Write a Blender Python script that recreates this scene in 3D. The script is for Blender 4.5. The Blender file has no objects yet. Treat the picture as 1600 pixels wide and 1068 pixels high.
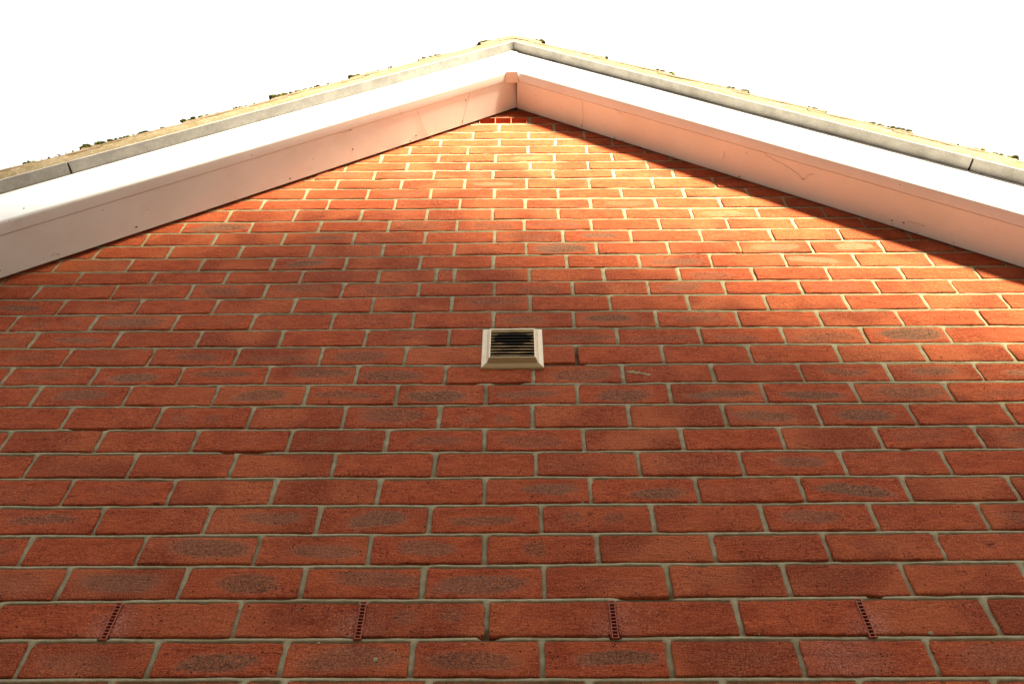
import bpy, bmesh, math, random
import numpy as np
from mathutils import Vector, Matrix, noise as mnoise

# ------------------------------------------------------------------ camera, sky, sun
scn = bpy.context.scene
COL = scn.collection
Z0 = 1.55                                   # eye height: heights below are measured from the eye

cam_d = bpy.data.cameras.new('camera')
cam = bpy.data.objects.new('camera', cam_d)
COL.objects.link(cam)
R_ = Vector((0.99996953, 0.00780607, 0.00003909)).normalized()
F_ = Vector((-0.00490298, 0.62416735, 0.78127529)).normalized()
U_ = R_.cross(F_).normalized()
cam.matrix_world = Matrix(((R_.x, U_.x, -F_.x, 0), (R_.y, U_.y, -F_.y, -1.22597), (R_.z, U_.z, -F_.z, Z0), (0, 0, 0, 1)))
cam_d.sensor_width = 36
cam_d.lens = 1150.58 * 36 / 1600
cam_d.clip_start = 0.02
cam_d.clip_end = 400
scn.camera = cam

SUN_TRAVEL = Vector((-0.35, 1.0, -0.35)).normalized()
SUN_EL = math.asin(-SUN_TRAVEL.z)
w = bpy.data.worlds.new("World")
scn.world = w
w.use_nodes = True
nt = w.node_tree
sky = nt.nodes.new('ShaderNodeTexSky')
sky.sky_type = 'NISHITA'
sky.sun_disc = False
sky.sun_elevation = SUN_EL
sky.sun_rotation = math.atan2(-SUN_TRAVEL.x, -SUN_TRAVEL.y)
sky.air_density = 1.0
sky.dust_density = 6.0
sky.ozone_density = 1.0
hs = nt.nodes.new('ShaderNodeHueSaturation')
hs.inputs['Saturation'].default_value = 0.12
bg = nt.nodes['Background']
bg.inputs['Strength'].default_value = 0.132
nt.links.new(sky.outputs[0], hs.inputs['Color'])
# overcast: a bright even cloud layer, paler towards the zenith, over the low sun's own sky
tcw = nt.nodes.new('ShaderNodeTexCoord')
sp = nt.nodes.new('ShaderNodeSeparateXYZ')
nt.links.new(tcw.outputs['Generated'], sp.inputs[0])
mr = nt.nodes.new('ShaderNodeMapRange')
mr.interpolation_type = 'SMOOTHSTEP'
mr.inputs['From Min'].default_value = 0.0; mr.inputs['From Max'].default_value = 0.75
mr.inputs['To Min'].default_value = 0.55; mr.inputs['To Max'].default_value = 2.15
nt.links.new(sp.outputs['Z'], mr.inputs['Value'])
cl = nt.nodes.new('ShaderNodeMix'); cl.data_type = 'RGBA'; cl.blend_type = 'MULTIPLY'
cl.inputs[0].default_value = 1.0
cl.inputs[6].default_value = (1.0, 0.99, 0.975, 1)
nt.links.new(mr.outputs[0], cl.inputs[7])
ad = nt.nodes.new('ShaderNodeMix'); ad.data_type = 'RGBA'; ad.blend_type = 'MIX'
ad.inputs[0].default_value = 0.85
nt.links.new(hs.outputs[0], ad.inputs[6]); nt.links.new(cl.outputs[2], ad.inputs[7])
nt.links.new(ad.outputs[2], bg.inputs['Color'])

sun_d = bpy.data.lights.new('sun', 'SUN')
sun_d.energy = 5.0
sun_d.angle = math.radians(11)
sun_d.color = (1.0, 0.91, 0.62)
sun = bpy.data.objects.new('sun', sun_d)
COL.objects.link(sun)
sun.rotation_euler = SUN_TRAVEL.to_track_quat('-Z', 'Y').to_euler()
sun.location = (3, -6, 8)

scn.view_settings.view_transform = 'Standard'
scn.view_settings.look = 'None'
scn.view_settings.gamma = 1
scn.view_settings.exposure = 2.6

# ------------------------------------------------------------------ numeric noise
rng = np.random.default_rng(7)
random.seed(7)
NG = rng.random((256, 256))


def vn(x, z, s=0):
    """smooth value noise in -1..1"""
    x = np.asarray(x, float) + s * 17.31 + 900
    z = np.asarray(z, float) + s * 9.77 + 900
    xi = np.floor(x).astype(int); zi = np.floor(z).astype(int)
    fx = x - xi; fz = z - zi
    fx = fx * fx * (3 - 2 * fx); fz = fz * fz * (3 - 2 * fz)
    a = NG[xi % 256, zi % 256]; b = NG[(xi + 1) % 256, zi % 256]
    c = NG[xi % 256, (zi + 1) % 256]; d = NG[(xi + 1) % 256, (zi + 1) % 256]
    return ((a * (1 - fx) + b * fx) * (1 - fz) + (c * (1 - fx) + d * fx) * fz) * 2 - 1


# ------------------------------------------------------------------ object helpers
def link(name, me, m=None, parent=None):
    o = bpy.data.objects.new(name, me)
    COL.objects.link(o)
    if m is not None and me is not None:
        me.materials.append(m)
    if parent is not None:
        o.parent = parent
    return o


def tag(o, label=None, cat=None, group=None, kind=None):
    if label: o['label'] = label
    if cat: o['category'] = cat
    if group: o['group'] = group
    if kind: o['kind'] = kind
    return o


def empty(name, loc):
    o = bpy.data.objects.new(name, None)
    COL.objects.link(o)
    o.location = loc
    bpy.context.view_layer.update()
    return o


def mesh_np(name, verts, faces, smooth=True):
    me = bpy.data.meshes.new(name)
    verts = np.asarray(verts, np.float32)
    faces = np.asarray(faces, np.int32)
    me.vertices.add(len(verts)); me.vertices.foreach_set('co', verts.ravel())
    n = faces.shape[1]
    me.loops.add(faces.size); me.loops.foreach_set('vertex_index', faces.ravel())
    me.polygons.add(len(faces))
    me.polygons.foreach_set('loop_start', np.arange(0, faces.size, n, dtype=np.int32))
    me.polygons.foreach_set('loop_total', np.full(len(faces), n, np.int32))
    if smooth:
        me.polygons.foreach_set('use_smooth', np.ones(len(faces), bool))
    me.update(calc_edges=True)
    me.validate()
    return me


def fattr(me, name, vals):
    a = me.attributes.new(name, 'FLOAT', 'POINT')
    a.data.foreach_set('value', np.asarray(vals, np.float32))


class MB:
    def __init__(self):
        self.v = []; self.f = []

    def add(self, vs, fs):
        b = len(self.v)
        self.v += [tuple(p) for p in vs]
        self.f += [tuple(i + b for i in f) for f in fs]

    def box(self, a, b):
        x0, y0, z0 = a; x1, y1, z1 = b
        self.add([(x0, y0, z0), (x1, y0, z0), (x1, y1, z0), (x0, y1, z0), (x0, y0, z1), (x1, y0, z1), (x1, y1, z1), (x0, y1, z1)],
                 [(0, 3, 2, 1), (4, 5, 6, 7), (0, 1, 5, 4), (1, 2, 6, 5), (2, 3, 7, 6), (3, 0, 4, 7)])

    def tube(self, pts, r, n=6):
        pts = [Vector(p) for p in pts]
        vs = []
        for i, p in enumerate(pts):
            t = (pts[min(i + 1, len(pts) - 1)] - pts[max(i - 1, 0)]).normalized()
            a = t.orthogonal().normalized(); b = t.cross(a)
            for k in range(n):
                th = 2 * math.pi * k / n
                vs.append(p + a * math.cos(th) * r + b * math.sin(th) * r)
        fs = []
        for i in range(len(pts) - 1):
            for k in range(n):
                fs.append((i * n + k, i * n + (k + 1) % n, (i + 1) * n + (k + 1) % n, (i + 1) * n + k))
        fs += [tuple(range(n))[::-1], tuple((len(pts) - 1) * n + k for k in range(n))]
        self.add(vs, fs)

    def build(self, name, m, parent=None, smooth=False, bevel=0.0, shift=True):
        me = bpy.data.meshes.new(name)
        dz = Z0 if shift else 0
        me.from_pydata([(x, y, z + dz) for x, y, z in self.v], [], self.f)
        bm = bmesh.new(); bm.from_mesh(me)
        bmesh.ops.recalc_face_normals(bm, faces=bm.faces)
        if bevel:
            bmesh.ops.bevel(bm, geom=[e for e in bm.edges if e.calc_face_angle(0) > 0.4], offset=bevel, segments=2, affect='EDGES', profile=0.5)
        bm.to_mesh(me); bm.free()
        if smooth:
            me.polygons.foreach_set('use_smooth', np.ones(len(me.polygons), bool))
        me.update()
        o = link(name, me, m)
        if parent is not None:
            o.parent = parent
            o.matrix_parent_inverse = parent.matrix_world.inverted()
        return o


def adopt(o, parent):
    o.parent = parent
    o.matrix_parent_inverse = parent.matrix_world.inverted()


# ------------------------------------------------------------------ material helpers
class NT:
    def __init__(self, name):
        self.m = bpy.data.materials.new(name)
        self.m.use_nodes = True
        self.t = self.m.node_tree
        self.b = self.t.nodes['Principled BSDF']

    def n(self, ty, **kw):
        nd = self.t.nodes.new(ty)
        for k, v in kw.items():
            if hasattr(nd, k) and k not in ('Scale',):
                setattr(nd, k, v)
        return nd

    def l(self, a, b):
        self.t.links.new(a, b)

    def val(self, x):
        return x

    def coord(self, scale=(1, 1, 1)):
        tc = self.n('ShaderNodeNewGeometry')
        mp = self.n('ShaderNodeMapping')
        self.l(tc.outputs['Position'], mp.inputs['Vector'])
        mp.inputs['Scale'].default_value = scale
        return mp.outputs[0]

    def noise(self, vec, scale, detail=4, rough=0.55, dist=0.0):
        nd = self.n('ShaderNodeTexNoise')
        nd.inputs['Scale'].default_value = scale
        nd.inputs['Detail'].default_value = detail
        nd.inputs['Roughness'].default_value = rough
        nd.inputs['Distortion'].default_value = dist
        self.l(vec, nd.inputs['Vector'])
        return nd.outputs['Fac']

    def vor(self, vec, scale, feature='F1'):
        nd = self.n('ShaderNodeTexVoronoi')
        nd.feature = feature
        nd.inputs['Scale'].default_value = scale
        self.l(vec, nd.inputs['Vector'])
        return nd.outputs['Distance']

    def ramp(self, fac, lo, hi, a=0.0, b=1.0):
        nd = self.n('ShaderNodeMapRange')
        nd.interpolation_type = 'SMOOTHSTEP'
        self.l(fac, nd.inputs['Value'])
        nd.inputs['From Min'].default_value = lo; nd.inputs['From Max'].default_value = hi
        nd.inputs['To Min'].default_value = a; nd.inputs['To Max'].default_value = b
        return nd.outputs[0]

    def math(self, op, a, b=None, c=None, clamp=False):
        nd = self.n('ShaderNodeMath')
        nd.operation = op; nd.use_clamp = clamp
        for i, x in enumerate((a, b, c)):
            if x is None: continue
            if isinstance(x, (int, float)): nd.inputs[i].default_value = x
            else: self.l(x, nd.inputs[i])
        return nd.outputs[0]

    def mix(self, fac, a, b, mode='MIX'):
        nd = self.n('ShaderNodeMix')
        nd.data_type = 'RGBA'; nd.blend_type = mode; nd.clamp_factor = True
        if isinstance(fac, (int, float)): nd.inputs[0].default_value = fac
        else: self.l(fac, nd.inputs[0])
        for i, x in ((6, a), (7, b)):
            if isinstance(x, tuple): nd.inputs[i].default_value = (*x, 1)
            else: self.l(x, nd.inputs[i])
        return nd.outputs[2]

    def attr(self, name):
        nd = self.n('ShaderNodeAttribute')
        nd.attribute_name = name
        return nd.outputs['Fac']

    def bump(self, h, strength, dist, normal=None):
        nd = self.n('ShaderNodeBump')
        nd.inputs['Strength'].default_value = strength
        nd.inputs['Distance'].default_value = dist
        self.l(h, nd.inputs['Height'])
        if normal is not None: self.l(normal, nd.inputs['Normal'])
        return nd.outputs[0]

    def out(self, color=None, rough=None, normal=None, spec=None):
        for key, x in (('Base Color', color), ('Roughness', rough), ('Normal', normal), ('Specular IOR Level', spec)):
            if x is None: continue
            if isinstance(x, tuple): self.b.inputs[key].default_value = (*x, 1)
            elif isinstance(x, (int, float)): self.b.inputs[key].default_value = x
            else: self.l(x, self.b.inputs[key])
        return self.m


def mat_brick():
    t = NT('red sand faced brick')
    p = t.coord()
    ps = t.coord((1, 1, 3.2))                     # stretched along the course
    tone = t.attr('tone'); field = t.attr('field'); stren = t.attr('patch'); eff = t.attr('bloom'); pale = t.attr('pale')
    fine = t.noise(p, 340, 4, 0.75)
    mid = t.noise(ps, 110, 5, 0.7)
    big = t.noise(ps, 20, 4, 0.6, 0.5)
    c = t.mix(t.ramp(big, 0.32, 0.68), (0.27, 0.048, 0.018), (0.42, 0.094, 0.036))
    c = t.mix(t.ramp(tone, 0, 1, 0.0, 0.75), c, t.mix(t.ramp(t.noise(p, 6, 1), 0.4, 0.6), (0.19, 0.036, 0.015), (0.42, 0.125, 0.055)))
    c = t.mix(t.math('MULTIPLY', t.ramp(mid, 0.52, 0.70), 0.6), c, (0.48, 0.15, 0.055))
    c = t.mix(t.math('MULTIPLY', t.ramp(mid, 0.46, 0.30), 0.75), c, (0.14, 0.026, 0.012))
    # grey purple kiss marks
    wob = t.math('ADD', field, t.math('MULTIPLY', t.math('SUBTRACT', t.noise(ps, 42, 5, 0.7, 0.6), 0.5), 0.85))
    fm = t.ramp(wob, -0.02, 0.3)
    fm = t.math('MULTIPLY', fm, t.ramp(t.noise(p, 420, 3, 0.7), 0.34, 0.54, 0.45, 1.0))
    fm = t.math('MULTIPLY', fm, t.math('MULTIPLY', stren, 1.5), clamp=True)
    rim = t.math('MULTIPLY', t.math('MULTIPLY', t.ramp(wob, -0.16, 0.08), t.ramp(wob, 0.36, 0.1)), t.math('MULTIPLY', stren, 0.4))
    c = t.mix(rim, c, (0.36, 0.17, 0.125))
    pc = t.mix(t.ramp(t.noise(p, 160, 4, 0.6), 0.35, 0.62), (0.055, 0.040, 0.032), (0.195, 0.130, 0.090))
    pc = t.mix(t.ramp(t.noise(t.coord((1, 1, 1.5)), 3.1, 1), 0.45, 0.62, 0, 0.55), pc, (0.24, 0.14, 0.105))
    c = t.mix(t.math('MULTIPLY', fm, 0.92), c, pc)
    # pale mid-brick patches, sun brightening put into the colour
    pm = t.math('MULTIPLY', t.ramp(wob, 0.0, 0.25), pale, clamp=True)
    c = t.mix(pm, c, (0.52, 0.27, 0.19))
    # salt bloom next to weep vents and in streaks
    st = t.ramp(t.noise(p, 260, 5, 0.75, 0.3), 0.44, 0.62)
    c = t.mix(t.math('MULTIPLY', st, eff, clamp=True), c, (0.50, 0.34, 0.33))
    sm = t.math('MULTIPLY', t.ramp(t.noise(p, 7, 3, 0.6), 0.50, 0.72), t.ramp(t.noise(p, 330, 4, 0.7), 0.48, 0.66))
    c = t.mix(t.math('MULTIPLY', sm, 0.42), c, (0.50, 0.25, 0.19))
    # grain
    c = t.mix(t.ramp(fine, 0.50, 0.66, 0.0, 0.9), c, t.mix(0.6, c, (0.60, 0.26, 0.12)))
    c = t.mix(t.ramp(fine, 0.47, 0.32, 0.0, 0.85), c, (0.085, 0.018, 0.010))
    # pits and grit
    v = t.vor(p, 95)
    pit = t.math('MULTIPLY', t.ramp(v, 0.20, 0.09), t.ramp(t.noise(p, 31, 2), 0.50, 0.57))
    c = t.mix(pit, c, (0.03, 0.014, 0.012))
    v2 = t.vor(t.coord((1.0, 1.0, 1.13)), 70)
    grit = t.math('MULTIPLY', t.ramp(v2, 0.085, 0.05), t.ramp(t.noise(p, 19, 2), 0.5, 0.6))
    c = t.mix(t.math('MULTIPLY', grit, 0.8), c, (0.62, 0.45, 0.33))
    # rubbed and chalky streaks along the face
    ch = t.math('MULTIPLY', t.ramp(t.noise(t.coord((1, 1, 2.2)), 55, 5, 0.75, 0.5), 0.54, 0.70), t.ramp(t.noise(p, 8, 2), 0.4, 0.62))
    c = t.mix(t.math('MULTIPLY', ch, 0.55), c, (0.50, 0.20, 0.12))
    # creases
    cr = t.noise(t.coord((1, 1, 4.5)), 30, 3, 0.55, 1.2)
    crease = t.math('MULTIPLY', t.ramp(cr, 0.64, 0.70), t.ramp(t.noise(p, 12, 2), 0.50, 0.60))
    c = t.mix(t.math('MULTIPLY', crease, 0.7), c, (0.09, 0.02, 0.01))
    h = t.math('ADD', t.math('MULTIPLY', fine, 0.30), t.math('MULTIPLY', t.noise(ps, 210, 4, 0.7), 0.8))
    h = t.math('SUBTRACT', h, t.math('MULTIPLY', crease, 1.1))
    h = t.math('SUBTRACT', h, t.math('MULTIPLY', pit, 1.2))
    h = t.math('ADD', h, t.math('MULTIPLY', t.noise(ps, 60, 4, 0.65), 1.6))
    c = t.mix(1.0, c, (1.08, 0.89, 0.74), 'MULTIPLY')
    return t.out(c, 0.9, t.bump(h, 1.0, 0.0034), 0.22)


def mat_mortar(name='buff mortar', a=(0.25, 0.22, 0.125), b=(0.38, 0.335, 0.215)):
    t = NT(name)
    p = t.coord()
    c = t.mix(t.ramp(t.noise(p, 45, 5, 0.65), 0.3, 0.7), a, b)
    c = t.mix(t.ramp(t.noise(p, 600, 3, 0.7), 0.5, 0.75, 0, 0.6), c, (0.46, 0.41, 0.30))
    c = t.mix(t.ramp(t.noise(p, 480, 3, 0.7), 0.44, 0.3, 0, 0.6), c, (0.12, 0.09, 0.05))
    c = t.mix(t.ramp(t.noise(p, 9, 3, 0.6), 0.5, 0.7, 0, 0.45), c, (0.25, 0.22, 0.11))
    h = t.math('ADD', t.noise(p, 420, 4, 0.7), t.math('MULTIPLY', t.noise(p, 90, 3), 1.5))
    return t.out(c, 0.95, t.bump(h, 0.8, 0.0016), 0.2)


def mat_upvc():
    t = NT('white plastic board')
    p = t.coord()
    c = t.mix(t.ramp(t.noise(p, 5, 4, 0.6), 0.35, 0.7), (0.80, 0.80, 0.79), (0.74, 0.735, 0.715))
    c = t.mix(t.ramp(t.noise(p, 60, 5, 0.7), 0.58, 0.8, 0, 0.25), c, (0.55, 0.51, 0.45))
    c = t.mix(t.ramp(t.noise(t.coord((1, 1.0, 1)), 17, 5, 0.75, 0.8), 0.56, 0.74, 0, 0.30), c, (0.58, 0.53, 0.46))
    v = t.vor(p, 24)
    dot = t.math('MULTIPLY', t.ramp(v, 0.055, 0.035), t.ramp(t.noise(p, 7, 2), 0.47, 0.53))
    c = t.mix(dot, c, (0.16, 0.12, 0.09))
    return t.out(c, 0.38, t.bump(t.noise(p, 14, 2), 0.12, 0.002), 0.4)


def mat_cement():
    t = NT('grey fibre cement sheet')
    p = t.coord()
    c = t.mix(t.ramp(t.noise(p, 14, 5, 0.65), 0.3, 0.7), (0.36, 0.335, 0.33), (0.24, 0.222, 0.215))
    c = t.mix(t.ramp(t.noise(p, 170, 4, 0.7), 0.5, 0.75, 0, 0.5), c, (0.50, 0.47, 0.42))
    return t.out(c, 0.85, t.bump(t.noise(p, 200, 4, 0.7), 0.5, 0.001), 0.25)


def mat_verge(name, a, b, cc):
    t = NT(name)
    p = t.coord()
    c = t.mix(t.ramp(t.noise(p, 26, 5, 0.65, 0.3), 0.3, 0.68), a, b)
    c = t.mix(t.ramp(t.noise(p, 75, 5, 0.7), 0.5, 0.7, 0, 0.75), c, cc)
    c = t.mix(t.ramp(t.noise(p, 120, 4, 0.7), 0.64, 0.72, 0, 0.9), c, (0.45, 0.42, 0.33))
    c = t.mix(t.ramp(t.noise(p, 150, 4, 0.7), 0.40, 0.30, 0, 0.8), c, (0.09, 0.08, 0.03))
    h = t.math('ADD', t.noise(p, 90, 4, 0.7), t.math('MULTIPLY', t.noise(p, 400, 3, 0.7), 0.4))
    return t.out(c, 0.95, t.bump(h, 0.9, 0.004), 0.2)


def mat_plain(name, col, rough=0.6, var=0.12, sc=40, bump=0.0, spec=0.4):
    t = NT(name)
    p = t.coord()
    lo = tuple(x * (1 - var) for x in col); hi = tuple(min(1, x * (1 + var)) for x in col)
    c = t.mix(t.ramp(t.noise(p, sc, 4, 0.6), 0.3, 0.7), lo, hi)
    nrm = t.bump(t.noise(p, sc * 3, 4, 0.6), 0.6, bump) if bump else None
    return t.out(c, rough, nrm, spec)


def mat_moss():
    t = NT('moss')
    p = t.coord()
    c = t.mix(t.ramp(t.noise(p, 90, 4, 0.7), 0.35, 0.65), (0.025, 0.025, 0.010), (0.085, 0.085, 0.02))
    c = t.mix(t.ramp(t.noise(p, 30, 2, 0.6), 0.55, 0.7, 0, 0.8), c, (0.20, 0.24, 0.03))
    return t.out(c, 1.0, t.bump(t.noise(p, 700, 3, 0.8), 1.0, 0.003), 0.1)


def mat_vent():
    t = NT('aged cream plastic')
    p = t.coord()
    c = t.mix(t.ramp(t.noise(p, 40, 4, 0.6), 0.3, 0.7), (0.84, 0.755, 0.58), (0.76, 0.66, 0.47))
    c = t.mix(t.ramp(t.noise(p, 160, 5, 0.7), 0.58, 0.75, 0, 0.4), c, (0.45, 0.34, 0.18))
    gr = t.math('ADD', t.attr('under_shade'), t.math('MULTIPLY', t.math('SUBTRACT', t.noise(p, 70, 4, 0.7), 0.5), 0.5))
    c = t.mix(t.ramp(gr, 0.2, 0.9, 0, 0.85), c, (0.34, 0.225, 0.08))  # brown on the lower bevels: underside shade put into the colour
    return t.out(c, 0.45, None, 0.4)


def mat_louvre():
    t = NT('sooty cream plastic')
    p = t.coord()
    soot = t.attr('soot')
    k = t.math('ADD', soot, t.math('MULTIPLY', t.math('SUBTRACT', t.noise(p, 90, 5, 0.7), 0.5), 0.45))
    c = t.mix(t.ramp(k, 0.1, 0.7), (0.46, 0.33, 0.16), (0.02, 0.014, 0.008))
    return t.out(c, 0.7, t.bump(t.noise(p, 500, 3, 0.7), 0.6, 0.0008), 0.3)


M_BRICK = mat_brick(); M_MORTAR = mat_mortar(); M_UPVC = mat_upvc(); M_CEMENT = mat_cement()
M_VERGE = mat_verge('lichened verge mortar', (0.20, 0.15, 0.10), (0.14, 0.105, 0.055), (0.30, 0.235, 0.16))
M_TILE = mat_verge('weathered concrete tile', (0.21, 0.145, 0.10), (0.14, 0.10, 0.065), (0.25, 0.185, 0.12))
M_MOSS = mat_moss(); M_VENT = mat_vent(); M_LOUVRE = mat_louvre()
M_TERRA = mat_plain('terracotta', (0.46, 0.11, 0.045), 0.8, 0.2, 160, 0.001)
M_WEEP = mat_plain('brick red plastic', (0.33, 0.08, 0.038), 0.5, 0.15, 200)
M_DARK = mat_plain('dark cavity', (0.012, 0.008, 0.006), 0.95, 0.2, 60)
M_WEB = mat_plain('dusty cobweb', (0.26, 0.16, 0.10), 0.95, 0.2, 60)
M_PIN_SPECK = mat_plain('nail head and dirt speck', (0.16, 0.13, 0.11), 0.5, 0.2, 200)

# ------------------------------------------------------------------ measured brickwork (metres, heights from the eye)
JOINT_BED = {
    1: [(-0.881, 0.6196), (-0.445, 0.6201), (-0.01, 0.6176), (0.855, 0.6173)],
    2: [(-0.921, 0.6928), (-0.464, 0.6922), (-0.01, 0.6912), (0.444, 0.6923), (0.895, 0.6911)],
    3: [(-0.962, 0.7683), (-0.485, 0.7693), (-0.01, 0.7676), (0.464, 0.7689), (0.938, 0.7716)],
    4: [(-1.004, 0.8444), (-0.506, 0.8435), (-0.01, 0.8434), (0.485, 0.8454), (0.979, 0.8468)],
    5: [(-1.044, 0.9176), (-0.01, 0.916), (1.017, 0.9173)],
    6: [(-1.084, 0.9914), (-0.01, 0.9894), (1.057, 0.9911)],
    7: [(-1.125, 1.0673), (-0.01, 1.0638), (1.096, 1.0635)],
    8: [(-1.166, 1.1421), (-0.01, 1.1393), (1.138, 1.1397)],
    9: [(-1.206, 1.2155), (-0.01, 1.2126), (1.178, 1.2139)],
    10: [(-1.249, 1.2935), (-0.01, 1.2917), (1.22, 1.2912)],
    11: [(-1.29, 1.3701), (-0.01, 1.3678), (1.261, 1.367)],
    12: [(-1.33, 1.443), (-0.01, 1.4411), (1.301, 1.4422)],
    13: [(-1.371, 1.5178), (-0.689, 1.5167), (-0.01, 1.5196), (1.343, 1.5187)],
    14: [(-1.412, 1.5931), (-0.709, 1.5918), (-0.01, 1.5948), (1.382, 1.5912)],
    15: [(-1.453, 1.6686), (-0.73, 1.6685), (-0.01, 1.6722), (1.424, 1.6685)],
    16: [(-1.495, 1.7453), (-0.75, 1.741), (-0.01, 1.7498), (0.73, 1.7487), (1.465, 1.7447)],
    17: [(-1.535, 1.8181), (-0.771, 1.8195), (-0.01, 1.8216), (0.75, 1.8206), (1.505, 1.8186)],
    18: [(-1.573, 1.8878), (-0.79, 1.8891), (-0.01, 1.8958), (0.769, 1.8925), (1.544, 1.8896)],
    19: [(-0.81, 1.9623), (-0.01, 1.9711), (0.79, 1.9705)],
    20: [(-0.831, 2.0393), (-0.01, 2.0464), (0.811, 2.0457)],
    21: [(-0.853, 2.1183), (-0.01, 2.1215), (0.832, 2.1235)],
    22: [(-0.872, 2.1894), (-0.01, 2.1961), (0.851, 2.1959)],
    23: [(-0.895, 2.2734), (-0.01, 2.2721), (0.87, 2.2662)],
    24: [(-0.915, 2.3494), (-0.01, 2.3455), (0.891, 2.3431)],
    25: [(-0.938, 2.4321), (-0.01, 2.4219), (0.91, 2.4137)],
    26: [(-0.128, 2.5016)],
    27: [(-0.058, 2.5721)],
    28: [(-0.059, 2.6434)],
    29: [(-0.06, 2.7158)],
    30: [(-0.061, 2.79)],
    31: [(-0.062, 2.8576)],
    32: [(-0.063, 2.9303)],
    33: [(-0.064, 3.0113)],
    34: [(-0.065, 3.0857)],
}
JOINT_PERP = {
    1:[-0.862,-0.637,-0.409,-0.183,0.043,0.265,0.491,0.719],
    2:[-0.737,-0.511,-0.284,-0.055,0.174,0.401,0.629,0.860],
    3:[-0.864,-0.634,-0.407,-0.179,0.052,0.286,0.510,0.738,0.966],
    4:[-0.974,-0.745,-0.514,-0.290,-0.064,0.159,0.388,0.611,0.834],
    5:[-1.089,-0.861,-0.637,-0.409,-0.179,0.051,0.279,0.505,0.731,0.955],
    6:[-0.961,-0.739,-0.520,-0.295,-0.068,0.157,0.384,0.606,0.830,1.056],
    7:[-1.080,-0.853,-0.629,-0.404,-0.181,0.044,0.271,0.497,0.721,0.947],
    8:[-1.177,-0.958,-0.738,-0.519,-0.297,-0.073,0.154,0.379,0.607,0.828,1.056],
    9:[-1.070,-0.850,-0.632,-0.409,-0.182,0.040,0.267,0.493,0.715,0.936,1.165],
    10:[-1.183,-0.957,-0.739,-0.516,-0.294,-0.074,0.151,0.379,0.607,0.831,1.059],
    11:[-1.295,-1.073,-0.852,-0.630,-0.403,-0.179,0.044,0.270,0.498,0.721,0.941,1.167],
    12:[-1.177,-0.954,-0.730,-0.509,-0.289,-0.066,0.158,0.384,0.612,0.839,1.063,1.287],
    13:[-1.303,-1.076,-0.853,-0.632,-0.405,-0.180,0.045,0.273,0.496,0.719,0.936,1.159],
    14:[-1.398,-1.174,-0.946,-0.730,-0.508,-0.285,-0.063,0.161,0.391,0.617,0.841,1.061,1.287],
    15:[-1.299,-1.077,-0.857,-0.634,-0.407,-0.182,0.043,0.270,0.492,0.715,0.941,1.166,1.392],
    16:[-1.409,-1.179,-0.956,-0.734,-0.509,-0.282,-0.061,0.167,0.389,0.614,0.835,1.056,1.280],
    17:[-1.542,-1.319,-1.094,-0.872,-0.646,-0.412,-0.239,-0.183,0.042,0.266,0.492,0.716,0.939,1.159,1.383],
    18:[-1.418,-1.192,-0.969,-0.749,-0.523,-0.294,-0.068,0.160,0.383,0.604,0.831,1.049,1.275,1.496],
    19:[-1.325,-1.096,-0.871,-0.646,-0.420,-0.192,0.035,0.259,0.485,0.711,0.936,1.160,1.382],
    20:[-1.202,-0.976,-0.752,-0.523,-0.293,-0.067,0.156,0.377,0.605,0.832,1.054,1.276],
    21:[-1.107,-0.881,-0.650,-0.421,-0.193,0.032,0.254,0.482,0.708,0.928,1.156],
    22:[-0.978,-0.750,-0.525,-0.299,-0.076,0.148,0.374,0.600,0.826,1.051],
    23:[-0.884,-0.653,-0.419,-0.191,0.037,0.264,0.491,0.716,0.940],
    24:[-0.748,-0.525,-0.300,-0.074,0.155,0.379,0.603,0.830],
    25:[-0.650,-0.415,-0.183,0.044,0.273,0.503,0.727],
    26:[-0.524,-0.301,-0.080,0.145,0.369,0.591],
    27:[-0.643,-0.409,-0.177,0.058,0.280,0.505],
    28:[-0.518,-0.294,-0.072,0.154,0.378],
    29:[-0.415,-0.184,0.054,0.287],
    30:[-0.298,-0.061,0.166,0.395],
    31:[-0.170,0.058,0.288],
    32:[-0.063,0.166],
    33:[0.064],
}
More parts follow.
